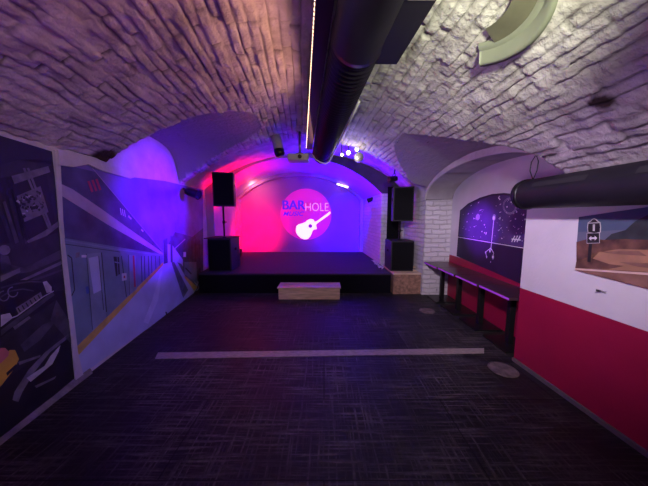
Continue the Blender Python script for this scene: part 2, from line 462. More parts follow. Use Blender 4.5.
fi = [Vector((l+TH, yf, 0.0))] + fi + [Vector((r-TH, yf, 0.0))]
bi = [Vector((l+TH, YB, 0.0))] + bi + [Vector((r-TH, YB, 0.0))]
m.grid([fo, fi, bi], M['stagewall'], False); struct(m.build('trim_4'))
m = MB()
m.poly([(xL(Y0)-0.1, Y0, 0), (xR(Y0)+0.1, Y0, 0), (xR(Y0)+0.1, Y0, 3.0), (xL(Y0)-0.1, Y0, 3.0)], M['white'])
struct(m.build('wall_rear'))

# baseboards
m = MB()
def skew_box(y0, y1, f, x0, x1, z0, z1, mt):
    vs = [(f(y)+x, y, z) for y in (y0, y1) for x, z in ((x0, z0), (x1, z0), (x1, z1), (x0, z1))]
    m.add(vs, [[0, 1, 2, 3], [7, 6, 5, 4], [0, 4, 5, 1], [1, 5, 6, 2], [2, 6, 7, 3], [3, 7, 4, 0]], mt)
skew_box(Y0, AP, xR, -0.018, 0.0, 0, 0.035, M['base']); struct(m.build('baseboard_right'))
m = MB(); rows = [[], [], []]
for i, y in enumerate(frange(Y0, 2.2, 50)):
    k = 0.045 + 0.02*noise.noise((y*3, 0, 0)) + (0.02 if y > 1.95 else 0)
    rows[0].append(Vector((xL(y)+0.03+0.015*noise.noise((y*4, 1, 0)), y, 0.001))); rows[1].append(Vector((xL(y)+0.02, y, k*0.6))); rows[2].append(Vector((xL(y)+0.001, y, k)))
m.grid(rows, M['dirtyplaster']); struct(m.build('baseboard_left'))

# ------------------------------------------------------------------ flat printed pictures drawn on their planes
class Art(MB):
    def __init__(s, proj, nrm): super().__init__(); s.P = proj; s.n = Vector(nrm).normalized()
    def pg(s, px, m, L=0): s.poly([s.P(u, v) + s.n*(0.0012*L) for u, v in px], m)
    def ln(s, pts, w, m, L=1):
        for (a, b) in zip(pts[:-1], pts[1:]):
            A, B = s.P(*a) + s.n*(0.0012*L), s.P(*b) + s.n*(0.0012*L)
            d = (B - A); t = d.cross(s.n).normalized()*(w/2); s.poly([A - t, B - t, B + t, A + t], m)
    def dot(s, u, v, r, m, L=1, n=10, ar=1.0):
        c = s.P(u, v) + s.n*(0.0012*L); up = Vector((0, 0, 1)); sd = s.n.cross(up).normalized()
        s.poly([c + (sd*math.cos(2*PI*k/n)*ar + up*math.sin(2*PI*k/n))*r for k in range(n)], m)
def pm(name, col, var=0.25, sc=6, rough=0.55): return mat('print_' + name, col, rough, var, sc)

# black-and-white street print
lw = lambda off: (lambda u, v: on_side(u, v, LA + off, LB))
NL = (1, 0.125, 0)
A = Art(lw(0.006), NL)
k0, k1, k2, k3, k4 = pm('near_black', (0.012, 0.011, 0.012), 0.5), pm('charcoal', (0.026, 0.024, 0.026), 0.5, 9), pm('dark_grey', (0.065, 0.062, 0.065), 0.4, 12), pm('mid_grey', (0.17, 0.155, 0.165), 0.35, 14), pm('light_grey', (0.48, 0.45, 0.46), 0.25, 14)
yel, pnk = pm('cab_yellow', (0.62, 0.36, 0.04), 0.15), pm('soft_pink', (0.55, 0.16, 0.15), 0.15)
A.pg([(-70, 119), (0, 135.5), (52, 151.5), (75, 378), (0, 441), (-70, 505)], k0, 0)
A.pg([(-70, 122), (0, 139), (52, 157), (53, 165), (0, 158), (-70, 145)], k0, 1)
A.pg([(0, 165), (18, 160), (50, 160), (52, 166), (11, 176), (0, 178)], k1, 1)
A.pg([(11, 176), (48, 166), (50, 172), (14, 184)], k3, 2)
A.pg([(12, 190), (46, 176), (58, 232), (28, 243), (24, 238)], k0, 2)
A.pg([(16, 196), (40, 186), (48, 212), (24, 222)], k3, 3)
r5 = random.Random(11)
for a in range(6):
    for row in range(2):
        u0, v0 = 18 + a*3.6 + row*3.4, 199.5 - a*1.6 + row*10
        for q in range(4):
            u1, v1 = u0 + r5.uniform(0, 3), v0 + r5.uniform(-1, 6)
            A.ln([(u1, v1), (u1 + r5.uniform(-1.5, 2), v1 + r5.uniform(-3, 3))], r5.uniform(0.012, 0.03), (k0, k0, k4)[q % 3], 4 + q % 2)
for du in (0, 4):
    A.ln([(23+du, 168), (48+du*0.6, 228)], 0.018, k3, 5)
A.pg([(46, 174), (54, 172), (57, 205), (56, 228)], k1, 2)
for a in range(4):
    A.pg([(0+a*6-4, 205-a*3), (3+a*6-4, 204-a*3), (14+a*5, 242), (10+a*5, 244)], (k1, k2)[a % 2], 2)
A.pg([(26, 241), (44, 231), (58, 221), (59, 226), (46, 236), (28, 243)], k3, 3)
A.pg([(0, 245), (60, 232), (66, 290), (52, 292), (30, 276), (0, 283)], k1, 1)
A.dot(4, 250, 0.035, k3, 3); A.pg([(0, 254), (8, 256), (12, 268), (20, 270), (0, 281)], k2, 2); A.pg([(0, 276), (19, 268), (20, 272), (0, 282)], k3, 3)
A.pg([(18, 281), (61, 261), (62, 264), (24, 281)], k3, 2); A.pg([(24, 282), (62, 269), (62, 271), (30, 283)], k2, 2)
A.pg([(-40, 300), (0, 283), (22, 280), (40, 280), (52, 286), (56, 296), (30, 316), (0, 336), (-40, 358)], k0, 3)
A.pg([(42, 282), (46, 281), (51, 287), (51, 292), (46, 293)], k4, 4)
A.pg([(15, 308), (40, 292), (42, 297), (18, 315)], k3, 4)
A.pg([(0, 315), (9, 313), (12, 318), (0, 327)], k4, 4)
A.pg([(0, 330), (52, 292), (54, 295), (0, 336)], k2, 4); A.pg([(12, 327), (28, 316), (30, 318), (14, 330)], k3, 5)
A.ln([(0, 288), (14, 284), (30, 281.5), (41, 282)], 0.012, k2, 4); A.ln([(0, 297), (10, 291), (22, 289), (33, 291)], 0.010, k2, 4)
for cu, cv in ((3, 296), (12, 292)): A.ln([(cu + 5*math.cos(w), cv + 5*math.sin(w)) for w in [PI*2*q/12 for q in range(10)]], 0.008, k3, 4)
for q in range(6): A.ln([(17 + q*4, 308 - q*2.6), (19.5 + q*4, 312 - q*2.6)], 0.008, k0, 5)
A.ln([(0, 322), (16, 316), (42, 297), (53, 291)], 0.008, k4, 5)
A.pg([(56, 300), (70, 322), (72, 345), (64, 336), (50, 320)], k2, 2); A.pg([(20, 345), (42, 325), (58, 318), (40, 340), (24, 352)], k2, 2)
A.pg([(0, 262), (24, 268), (60, 250), (62, 258), (30, 272), (0, 276)], k2, 2)
A.pg([(-40, 362), (0, 338), (56, 300), (70, 335), (30, 362), (0, 384)], k1, 1)
A.pg([(0, 357), (9, 350), (14, 350), (18, 359), (14, 368), (0, 386), (-40, 425), (-40, 390)], yel, 5)
A.pg([(0, 348), (4, 348), (8, 352), (7, 356), (0, 363), (-10, 366), (-10, 352)], pnk, 6)
A.pg([(5, 373), (15, 364), (15.5, 367), (6, 376)], k0, 6)
A.pg([(18, 362), (40, 355), (40, 357), (19, 365)], k3, 2)
A.pg([(12, 400), (14, 392), (28, 370), (45, 352), (68, 334), (69, 337), (50, 352), (34, 372), (22, 392), (18, 402)], k3, 2)
A.pg([(26, 378), (44, 366), (50, 356), (60, 345), (58, 352), (52, 364), (30, 382)], k4, 3)
A.pg([(34, 386), (56, 376), (54, 379), (36, 388)], k3, 3)
tag(A.build('street_mural'), 'black and white city street print with a parked car, nearest on the left wall', 'wall mural')

# subway print
A = Art(lw(0.006), NL)
s_dark, s_vio = pm('tunnel_dark', (0.06, 0.065, 0.14), 0.5, 4), pm('tunnel_violet', (0.16, 0.13, 0.34), 0.3, 3)
s_beam, s_train, s_train2 = pm('pale_beam', (0.42, 0.36, 0.42), 0.15), pm('train_steel', (0.16, 0.23, 0.29), 0.18, 5), pm('train_door', (0.22, 0.29, 0.37), 0.2, 5)
s_plat, s_plat2, s_yel = pm('platform', (0.42, 0.47, 0.66), 0.12, 4), pm('platform_shine', (0.56, 0.60, 0.78), 0.1), pm('platform_edge', (0.60, 0.42, 0.08), 0.2, 8)
s_blk, s_white, s_red = pm('detail_black', (0.015, 0.018, 0.025), 0.2), pm('detail_white', (0.65, 0.62, 0.68), 0.1), pm('detail_red', (0.45, 0.04, 0.10), 0.2)
s_teal, s_track = pm('far_train', (0.05, 0.08, 0.09), 0.4, 10), pm('track_grey', (0.11, 0.13, 0.15), 0.3, 8)
A.pg([(58, 163), (90, 165), (131, 177), (165, 181), (203, 190), (203, 287), (194, 296), (78, 377)], s_dark, 0)
A.pg([(58, 163), (90, 165), (131, 177), (165, 181), (203, 190), (203, 240), (175, 232), (163, 253), (95, 172)], s_vio, 1)
A.pg([(59, 183), (72, 189), (100, 208), (163, 253), (163, 256), (108, 225), (60, 195)], s_beam, 2)
A.ln([(92, 168), (163, 252)], 0.006, s_beam, 3)
for a in range(3): A.ln([(88+a*4, 181-a), (92+a*4, 192-a)], 0.03, s_red, 3)
for a in range(3): A.ln([(120+a*2, 208+a), (121+a*2, 215+a)], 0.012, s_white, 3)
A.ln([(128, 216), (131, 219)], 0.02, s_white, 3); A.ln([(141, 229.5), (143, 231.5)], 0.02, s_white, 3)
A.pg([(64, 238), (120, 247.5), (163, 254.5), (163, 263), (75, 350)], s_train, 2)
A.ln([(64, 240), (120, 250), (163, 255.5)], 0.012, s_train2, 3); A.ln([(64, 244), (120, 252)], 0.006, s_blk, 3)
A.pg([(86, 254), (101, 252.5), (106, 318), (92, 332)], s_train2, 3)
A.pg([(88, 258), (98, 256), (101, 290), (93, 294)], s_plat, 4)
A.ln([(101, 252.5), (106, 312)], 0.012, s_blk, 4); A.ln([(98, 256), (103, 310)], 0.008, s_blk, 5); A.ln([(86, 254), (92, 330)], 0.006, s_blk, 4)
A.ln([(67, 255), (71, 258), (74, 290), (71, 296)], 0.01, s_blk, 4)
A.pg([(75, 253), (79, 252), (79, 257), (75, 258)], k3, 4); A.pg([(81, 255), (86, 255), (86, 257.5), (81, 257.5)], s_white, 4)
A.pg([(85, 287), (88, 286), (89, 293), (86, 294)], pm('sign_blue', (0.06, 0.12, 0.35)), 4)
A.pg([(113, 256.5), (118.5, 257), (119.5, 274), (115.5, 276.5)], s_blk, 4); A.ln([(114, 262), (119, 263)], 0.012, s_train2, 5); A.ln([(116.5, 256), (117.5, 276)], 0.01, s_train, 5)
A.pg([(121, 273.5), (125.8, 273), (126, 280), (121.4, 281)], s_white, 6); A.dot(123.6, 277, 0.016, s_red, 7)
A.ln([(121, 256), (126, 297)], 0.012, s_blk, 4); A.pg([(128, 255), (135, 255), (136.5, 289), (128.5, 296)], s_train2, 4)
A.ln([(133, 255.5), (134.5, 287)], 0.035, s_red, 5); A.ln([(128, 255), (129, 295)], 0.008, s_blk, 5)
for u, v0, v1 in ((141, 256, 282), (144, 256, 280), (148, 256, 276), (151, 256, 273), (155, 256, 269.5), (159, 256, 266)): A.ln([(u, v0), (u+0.6, v1)], 0.014, s_blk, 4)
A.pg([(75, 348), (163, 262), (163, 265), (76.5, 357)], s_yel, 3)
A.pg([(76.5, 357), (163, 265), (163, 243), (172, 245), (183, 260), (202, 283), (194, 296.5), (79, 376)], s_plat, 2)
A.pg([(143, 322), (152, 300), (160, 272), (162, 270), (158, 300), (148, 324)], s_plat2, 3)
A.pg([(163, 240), (167, 238), (167.5, 263), (163.2, 264)], s_dark, 4); A.pg([(170, 236), (172, 236), (172.5, 262), (170.2, 262)], s_dark, 4)
A.ln([(172, 251), (185, 239)], 0.02, s_beam, 4)
A.pg([(171, 262), (174, 262), (188, 290), (183, 298)], s_track, 3); A.pg([(177, 262), (181, 264), (196, 285), (193, 290)], s_track, 3)
A.pg([(182, 245), (203, 228), (203, 286), (194, 278), (183, 272)], s_teal, 4)
A.pg([(184, 262), (196, 262), (197, 284), (184, 274)], s_train, 5); A.ln([(185, 268), (191, 274)], 0.03, s_blk, 6); A.pg([(183, 252), (185.6, 252), (185.6, 257), (183, 257)], s_white, 6)
for u in (188, 191.5, 195, 199): A.ln([(u, 240), (u+0.4, 262)], 0.03, (k2, k1)[int(u) % 2], 5)
A.pg([(183, 276), (186, 277), (197, 287), (194, 291)], s_yel, 5)
tag(A.build('subway_mural'), 'colour print of a subway train and platform on the left wall', 'wall mural')

# plaster strips framing the prints
m = Art(lw(0.0), NL)
def slab(art, pts, mt, th):
    f = [art.P(*p) + art.n*th for p in pts]; bk = [art.P(*p) for p in pts]; n = len(pts)
    art.add(f + bk, [list(range(n))] + [[i, i+n, (i+1) % n+n, (i+1) % n] for i in range(n)], mt)
slab(m, [(53, 150), (58, 152), (62, 235), (70, 300), (76, 352), (82, 377), (74, 381), (70, 340), (61, 262), (56, 200)], M['plaster'], 0.016)
slab(m, [(54, 150), (80, 156), (105, 164), (131, 172), (133, 177), (128, 178.5), (100, 171), (85, 164), (70, 167), (56, 165)], M['plaster'], 0.03)
struct(m.build('trim_5'))

# space print in the alcove
A = Art(lambda u, v: on_side(u, v, AX - 0.006, 0), (-1, 0, 0))
a_blk, a_pur, a_wht, a_dim = pm('space_black', (0.012, 0.006, 0.03), 0.4, 3), pm('space_violet', (0.045, 0.024, 0.11), 0.4, 2), pm('star_white', (0.75, 0.72, 0.8), 0.05), pm('drawing_grey', (0.28, 0.24, 0.34), 0.2, 20)
out = [(456.5, 256), (460, 210.5), (468, 203.5), (480, 197.5), (492, 194), (504, 193), (518, 194.5), (535, 200), (548, 208), (548, 294), (521, 284)]
A.pg(out, a_blk, 0)
A.pg([(459, 236), (461, 211), (470, 204), (490, 196), (504, 195), (518, 197), (546, 209), (546, 252), (525, 247.5)], a_pur, 1)
A.ln([(458, 237), (547, 252)], 0.008, a_wht, 2)
rs = random.Random(5)
for i in range(70):
    u = rs.uniform(462, 527); v = rs.uniform(199, 236 + (u-460)*0.12)
    if v < 211 - (u-460)*0.4 if u < 480 else v < 199: continue
    A.dot(u, v, rs.choice([0.004, 0.005, 0.006, 0.011]), a_wht, 3, 5)
for i in range(14):
    u = rs.uniform(468, 520); v = rs.uniform(202, 232); A.ln([(u, v), (u+rs.uniform(0.8, 2), v-rs.uniform(0.6, 2))], 0.007, a_wht, 3)
A.ln([(494, 220), (491, 250)], 0.01, a_wht, 3)
A.dot(494.4, 217.5, 0.045, a_dim, 4, 14, 0.8); A.dot(494.2, 218, 0.03, a_wht, 5, 12, 0.7)
for u, v, r in ((490.3, 251, 0.03), (486, 252.5, 0.025), (487, 257, 0.022), (493.3, 257, 0.04), (491, 262, 0.015)): A.dot(u, v, r, a_dim, 4, 9, 0.6); A.dot(u, v, r*0.5, a_wht, 5, 7)
A.ln([(491, 248), (486, 252), (487, 258)], 0.01, a_wht, 4); A.ln([(491, 248), (494, 253), (493, 259)], 0.01, a_wht, 4)
for r in (0.15, 0.13):
    pts = []
    for k in range(17):
        w = 2*PI*k/16; pts.append((510 + 82*r*math.cos(w)*0.55, 206 + 90*r*math.sin(w)*0.6))
    A.ln(pts, 0.007, a_dim, 3)
A.ln([(500, 196), (498.6, 198), (500.6, 199.6)], 0.014, a_wht, 3)
A.dot(478, 217, 0.05, a_dim, 3, 12)
for i in range(9):
    u, v = 512 + i*0.9, 242 - (i % 3)*1.6; A.ln([(u, v), (u+1.4, v-3)], 0.014, a_wht, 4)
A.ln([(512, 239), (521, 240)], 0.016, a_wht, 4)
tag(A.build('space_mural'), 'arched black and purple starry space print inside the right wall alcove', 'wall mural')

# road print on the right wall
A = Art(lambda u, v: on_side(u, v, RA - 0.006, RB), (-1, -0.05, 0))
r_sky, r_sky2, r_hill = pm('dusk_sky', (0.06, 0.085, 0.14), 0.2, 3), pm('low_sky', (0.10, 0.11, 0.16), 0.2, 3), pm('dark_hill', (0.022, 0.028, 0.03), 0.5, 8)
r_gras, r_gra2, r_sand, r_sand2, r_line = pm('dry_grass', (0.15, 0.07, 0.04), 0.5, 14), pm('brown_scrub', (0.11, 0.05, 0.035), 0.5, 14), pm('sand', (0.30, 0.155, 0.09), 0.25, 7), pm('dark_sand', (0.20, 0.10, 0.07), 0.3, 9), pm('road_line', (0.6, 0.42, 0.36), 0.1)
A.pg([(579, 217), (648, 207), (720, 196.5), (720, 304), (648, 288.5), (576, 270)], r_gras, 0)
A.pg([(579, 217), (720, 196.5), (720, 238), (577, 243)], r_sky, 1); A.pg([(578, 232), (720, 226), (720, 240), (577, 244)], r_sky2, 2)
A.pg([(604, 241), (612, 234), (626, 230), (636, 221), (650, 214), (720, 205), (720, 246), (604, 243)], r_hill, 3)
A.pg([(577, 242), (592, 238), (604, 240), (625, 239), (650, 240), (720, 240), (720, 254), (630, 250), (600, 251), (577, 262)], r_gra2, 4)
A.pg([(590, 262), (600, 252), (620, 249), (720, 252), (720, 285), (648, 272), (576, 268)], r_sand, 5)
A.pg([(577, 262), (592, 258), (610, 264), (625, 266), (610, 269), (576, 268)], r_gra2, 6)
A.pg([(600, 251.5), (640, 251), (648, 256), (615, 254)], r_sand2, 6); A.pg([(620, 262), (720, 266), (720, 275), (640, 267)], r_sand2, 6)
A.pg([(576, 270), (576.2, 268), (648, 273), (720, 281), (720, 304), (648, 288.5)], r_sand2, 6)
A.pg([(576.3, 268.2), (648, 272.6), (720, 279), (720, 282), (648, 275), (576.2, 269.8)], r_line, 7)
A.ln([(591.6, 243), (590, 262)], 0.022, k0, 7)
def rect(cu, cv, hu, hv, mt, L): A.pg([(cu-hu, cv-hv), (cu+hu, cv-hv-0.4), (cu+hu, cv+hv-0.2), (cu-hu, cv+hv+0.2)], mt, L)
def shield(g): return [(595.4-6.6*g, 229+3.4*g), (595.4-7*g, 227), (595.4-6.4*g, 227-4.5*g), (595.4-4*g, 227-6*g), (595.4-2*g, 227-8*g), (595.4, 227-9*g), (595.4+2*g, 227-8*g), (595.4+4*g, 227-6*g), (595.4+6.4*g, 227-4.5*g), (595.4+7*g, 227), (595.4+6.6*g, 229+3.4*g), (595.4, 229+4.6*g)]
A.pg(shield(1.0), k4, 8); A.pg(shield(0.88), k0, 9)
A.ln([(589.5, 223.2), (601.3, 222.6)], 0.006, k4, 10)
A.ln([(595.4, 224.4), (595.3, 231)], 0.014, k4, 10)
rect(594.5, 238.2, 6.6, 5.2, k4, 8); rect(594.5, 238.2, 6.0, 4.7, k0, 9)
A.ln([(591.6, 238.2), (597.4, 238.1)], 0.012, s_white, 10)
A.pg([(590.2, 238.3), (592.8, 235.9), (592.8, 240.7)], s_white, 10); A.pg([(598.8, 238.1), (596.2, 235.7), (596.2, 240.5)], s_white, 10)
tag(A.build('road_print'), 'print of a sandy coast road with a route sign on the white right wall', 'wall picture')

# ------------------------------------------------------------------ stage
SH = 0.39; YS = 4.65
st = thing('stage', (-0.55, YS, 0), 'low black carpeted stage filling the end of the room', 'stage')
m = MB(); fz = SH
def slabz(mb, plan, z0, z1, mt):
    n = len(plan); vs = [Vector((x, y, z1)) for x, y in plan] + [Vector((x, y, z0)) for x, y in plan]
    mb.add(vs, [list(range(n))] + [[i, i+n, (i+1) % n+n, (i+1) % n] for i in range(n)], mt)
plan = [(-2.44, YS), (1.30, YS), (nR(YD)-0.005, YD), (nR(YB-.24)-0.005, YB-0.235), (nL(YB-.24)+0.005, YB-0.235), (nL(YD)+0.005, YD)]
slabz(m, plan, SH-0.03, SH, M['carpet']); m.build('deck', st)
m = MB(); slabz(m, [(-2.44, YS+0.012), (1.30, YS+0.012), (1.30, YS+0.04), (-2.44, YS+0.04)], 0.0, SH-0.03, M['stageface']); m.build('front_panel', st)
m = MB(); slabz(m, [(-2.44, YS+0.04), (-2.42, YS+0.04), (-2.46, YD), (-2.48, YD)], 0, SH-0.03, M['stageface']); m.build('side_panel', st)
m = MB(); slabz(m, [(1.28, YS+0.04), (1.30, YS+0.04), (nR(YD)-.006, YD), (nR(YD)-.026, YD)], 0, SH-0.03, M['stageface']); m.build('side_panel', st)

sp = thing('stage_step', (-0.27, 4.42, 0), 'pale wooden box step in front of the black stage', 'step')
m = MB(); m.box((-0.84, 4.275, 0.20), (0.305, 4.63, 0.225), M['wood'], 0.004); m.build('tread', sp)
m = MB(); m.box((-0.82, 4.29, 0.0), (0.285, 4.315, 0.20), M['wood'], 0.003); m.build('riser', sp)
for x in (-0.82, 0.26):
    m = MB(); m.box((x, 4.315, 0), (x+0.025, 4.62, 0.20), M['wood'], 0.003); m.build('side_panel', sp)

# chipboard riser right of the stage
cr = thing('speaker_riser', (1.6, 4.9, 0), 'rough chipboard box beside the stage under the right speaker', 'box')
m = MB(); m.box((1.335, 4.60, 0.0), (1.862, 4.62, 0.385), M['osb']); m.build('front_panel', cr)
m = MB(); slabz(m, [(1.325, 4.585), (1.864, 4.585), (1.824, 5.42), (1.325, 5.42)], 0.385, 0.41, M['wood']); m.build('top_board', cr)
for x in (1.335, 1.80):
    m = MB(); m.box((x, 4.62, 0), (x+0.02, 5.40, 0.385), M['osb']); m.build('side_panel', cr)
pl = thing('pallet_offcut', (1.80, 5.08, 0.41), 'small stack of wooden slats against the brick pier behind the chipboard box', 'wood')
for z in (0.41, 0.475):
    m = MB(); m.box((1.778, 4.80, z), (1.822, 5.35, z+0.018), M['wood']); m.build('slat', pl)
for y in (4.90, 5.24):
    m = MB(); m.box((1.78, y, 0.428), (1.82, y+0.07, 0.475), M['osb']); m.build('block', pl)

# ------------------------------------------------------------------ loudspeakers
def RT(c, rz, rx=0): return Matrix.Translation(c) @ Matrix.Rotation(rz, 4, 'Z') @ Matrix.Rotation(rx, 4, 'X')
def cabinet(name, c, w, d, h, rz, label, rx=0.0, pole=None, front_y=-1):
    c = Vector(c); t = thing(name, c, label, 'speaker'); X = RT(c, rz, rx)
    m = MB(); m.box((-w/2, -d/2, 0), (w/2, d/2, h), M['black'], 0.012, X); m.build('cabinet', t)
    m = MB(); m.box((-w/2+0.02, -d/2-0.012, 0.025), (w/2-0.02, -d/2+0.004, h-0.025), M['matt'], 0.008, X); m.build('grille', t)
    for s in (-1, 1):
        m = MB(); m.box((s*w/2-0.004, -0.05, h*0.60), (s*w/2+0.004, 0.05, h*0.68), M['matt'], 0.002, X); m.build('handle', t)
    return t
def pole(x, y, z0, z1, label):
    t = thing('speaker_pole', (x, y, z0), label, 'pole')
    m = MB(); m.tube([(x, y, z0), (x, y, z1)], 0.017, M['metalblack'], 12); m.build('tube', t)
    m = MB(); m.tube([(x, y, z0), (x, y, z0+0.02)], 0.05, M['metalblack'], 16); m.build('base_flange', t)
    m = MB(); m.tube([(x, y, (z0+z1)/2-0.03), (x, y, (z0+z1)/2+0.03)], 0.026, M['metalblack'], 12); m.tube([(x, y, (z0+z1)/2), (x+0.06, y, (z0+z1)/2)], 0.009, M['metalblack'], 8); m.build('clamp_knob', t)
# left stack
cabinet('subwoofer', (-2.095, 5.12, SH+0.002), 0.46, 0.52, 0.655, 0.0, 'black bass speaker standing on the left edge of the stage')
lid = thing('dust_cover', (-2.1, 5.12, SH+0.658), 'thin black cover board on top of the left bass speaker', 'cover')
m = MB(); m.box((-2.39, 4.84, SH+0.658), (-1.85, 5.40, SH+0.673), M['carpet'], 0.004); m.build('board', lid)
pole(-2.03, 4.98, SH+0.674, 1.691, 'black speaker pole rising from the left bass speaker')
cabinet('loudspeaker', (-1.975, 4.95, 1.69), 0.385, 0.33, 0.64, math.radians(14), 'black loudspeaker on a pole left of the stage, higher of the pair')
# right stack
cabinet('subwoofer', (1.545, 5.02, 0.412), 0.45, 0.50, 0.60, math.radians(0), 'black bass speaker standing on the chipboard box at right')
pole(1.53, 4.95, 1.014, 1.397, 'short black speaker pole on the right bass speaker')
cabinet('loudspeaker', (1.555, 4.92, 1.395), 0.385, 0.28, 0.665, math.radians(-9), 'black loudspeaker on a short pole at right in front of the brick pier')

# black drape behind right stack
m = MB(); rows = []
for z in frange(0.42, 2.14, 24):
    rows.append([Vector((1.415 + 0.27*i/30, 5.53 + 0.022*math.sin(i*1.25 + 0.3*math.sin(z*3)), z)) for i in range(31)])
m.grid(rows, M['matt']); tag(m.build('drape'), 'narrow black drape hanging behind the right speakers', 'curtain')

# ------------------------------------------------------------------ logo on the back wall
def yb(u, v): return at(u, v, YB)
LC = at(306, 214.5, YB); LR = 0.80
lg = thing('wall_logo', (LC.x, YB, LC.z), 'large round magenta logo with a white guitar on the stage back wall', 'logo sign')
l_disc = mat('logo_magenta', (0.85, 0.10, 0.60), 0.5, 0.04, 2, emit=(0.9, 0.0, 0.55), estr=0.22); l_blue = mat('logo_blue', (0.09, 0.05, 0.75), 0.5, emit=(0.12, 0.02, 1), estr=0.35); l_pale = mat('logo_pale', (0.8, 0.5, 0.9), 0.5, emit=(0.9, 0.45, 1), estr=0.7)  # disc and lettering are print; their glow is added to look lit
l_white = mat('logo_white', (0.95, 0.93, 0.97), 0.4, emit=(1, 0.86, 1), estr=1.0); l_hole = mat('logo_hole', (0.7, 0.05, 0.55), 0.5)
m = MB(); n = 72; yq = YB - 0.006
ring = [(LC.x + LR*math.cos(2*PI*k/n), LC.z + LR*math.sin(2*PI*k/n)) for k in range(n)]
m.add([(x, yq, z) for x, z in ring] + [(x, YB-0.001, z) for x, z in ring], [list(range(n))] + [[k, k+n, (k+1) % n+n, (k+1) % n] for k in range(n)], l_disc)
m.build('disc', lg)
def text_part(name, txt, u0, u1, v0, v1, mt, off, shear, parent, dy, bold=0):
    cu = bpy.data.curves.new('t', 'FONT'); cu.body = txt; cu.offset = off; cu.shear = shear; cu.size = 1
    o = bpy.data.objects.new('t', cu); COL.objects.link(o); bpy.context.view_layer.update()
    me = o.to_mesh(); vs = [v.co.copy() for v in me.vertices]; fs = [list(p.vertices) for p in me.polygons]; o.to_mesh_clear()
    bpy.data.objects.remove(o); bpy.data.curves.remove(cu)
    lx, hx = min(v.x for v in vs), max(v.x for v in vs); ly, hy = min(v.y for v in vs), max(v.y for v in vs)
    a, b_ = yb(u0, v1), yb(u1, v0); mb = MB()
    for k in range(bold+1):
        mb.add([(a.x + (v.x-lx)/(hx-lx)*(b_.x-a.x) + 0.010*k, YB-dy-0.0003*k, a.z + (v.y-ly)/(hy-ly)*(b_.z-a.z) + 0.005*(k % 2)) for v in vs], fs, mt)
    return mb.build(name, parent)
o = text_part('lettering', 'BAR', 282.5, 304.5, 200.5, 209.5, l_blue, 0.0, 0, lg, 0.009, 3); o['label'] = 'bold blue lettering BAR'
o = text_part('lettering', 'HOLE', 305.5, 328.5, 203, 211, l_pale, -0.012, 0, lg, 0.009); o['label'] = 'thin pale lettering HOLE'
o = text_part('lettering', 'MUSIC', 283, 304.5, 211.5, 216, l_blue, 0.01, 0.35, lg, 0.009); o['label'] = 'slanted blue script lettering'
gp = [(296, 229), (296.6, 226), (299, 224.2), (302.5, 223.4), (305.5, 222), (307.5, 220.2), (310.5, 218.9), (313.6, 219.8), (314.6, 222), (317, 221), (326, 214.6), (330, 211.4), (330.6, 213.4), (327.6, 216), (318, 222.8), (316, 224.6), (316.4, 227), (316.8, 229.2), (314.2, 229.4), (312.6, 230.6), (311.8, 233), (310.4, 236.2), (308, 238.8), (304.6, 239.4), (300.6, 237.8), (297.4, 234.6), (296, 231.5)]
m = MB(); f = [yb(*p) for p in gp]; n = len(f)
m.add([(p.x, YB-0.014, p.z) for p in f] + [(p.x, YB-0.0065, p.z) for p in f], [list(range(n))] + [[k, k+n, (k+1) % n+n, (k+1) % n] for k in range(n)], l_white)
g = m.build('guitar', lg)
hc = yb(310.3, 226); m = MB(); m.poly([(hc.x + 0.062*math.cos(2*PI*k/20), YB-0.0155, hc.z + 0.062*math.sin(2*PI*k/20)) for k in range(20)], l_hole); m.build('sound_hole', g)

# ------------------------------------------------------------------ tables in the alcove
TW, TL, TZ = 0.46, 0.515, 0.646
def table_at(y, label):
    t = thing('pedestal_table', (2.115, y, 0), label, 'table')
    dx = RB*(y - 4.5)*1.0
    m = MB(); m.box((2.115-TW/2, y-TL/2+0.003, TZ-0.028), (2.115+TW/2, y+TL/2-0.003, TZ), M['tabletop'], 0.003); m.build('tabletop', t)
    m = MB(); m.box((2.115-TW/2-0.004, y-TL/2+0.012, TZ-0.026), (2.115-TW/2, y+TL/2-0.012, TZ-0.003), M['edge'], 0.001); e_ = m.build('edge_glint', t); e_['label'] = 'glossy edge strip with violet light painted in'
    m = MB(); m.box((2.115-0.03, y-0.03, 0.02), (2.115+0.03, y+0.03, TZ-0.034), M['metalblack'], 0.004); m.build('leg', t)
    m = MB(); m.box((2.115-0.18, y-0.20, 0.0), (2.115+0.18, y+0.20, 0.02), M['metalblack'], 0.005); m.build('base_plate', t)
    m = MB(); m.box((2.115-0.15, y-0.15, TZ-0.036), (2.115+0.15, y+0.15, TZ-0.0285), M['metalblack']); m.build('mounting_plate', t)
    return t
t0 = table_at(4.285, 'low dark pedestal table in the alcove, farthest, against the white brick jamb'); t0['group'] = 'tables along the alcove'
for i, (y, lb) in enumerate(((3.768, 'second low dark pedestal table from the brick jamb, under the space print'), (3.251, 'third low dark pedestal table from the brick jamb, under the space print'), (2.734, 'nearest low dark pedestal table in the alcove, beside the red wall corner'))):
    dup(t0, (2.115 + 0.018*(i+1), y, 0), lb)

# floor discs
for u, v, r, lb in ((503, 369.5, 0.115, 'round worn floor plate beside the red wall corner'), (427, 311, 0.105, 'round worn floor plate near the farthest table')):
    c = on_flat(u, v); t = thing('floor_plate', (c.x, c.y, 0), lb, 'floor plate')
    m = MB(); m.tube([(c.x, c.y, 0.0005), (c.x, c.y, 0.006)], r, M['cover'], 32, True, False); m.build('plate', t)
    m = MB(); n = 32; m.grid([[Vector((c.x+(r+d)*math.cos(2*PI*k/n), c.y+(r+d)*math.sin(2*PI*k/n), z)) for k in range(n+1)] for d, z in ((0.002, 0.008), (0.010, 0.006), (0.012, 0.0005))], M['cover']); m.build('rim', t)

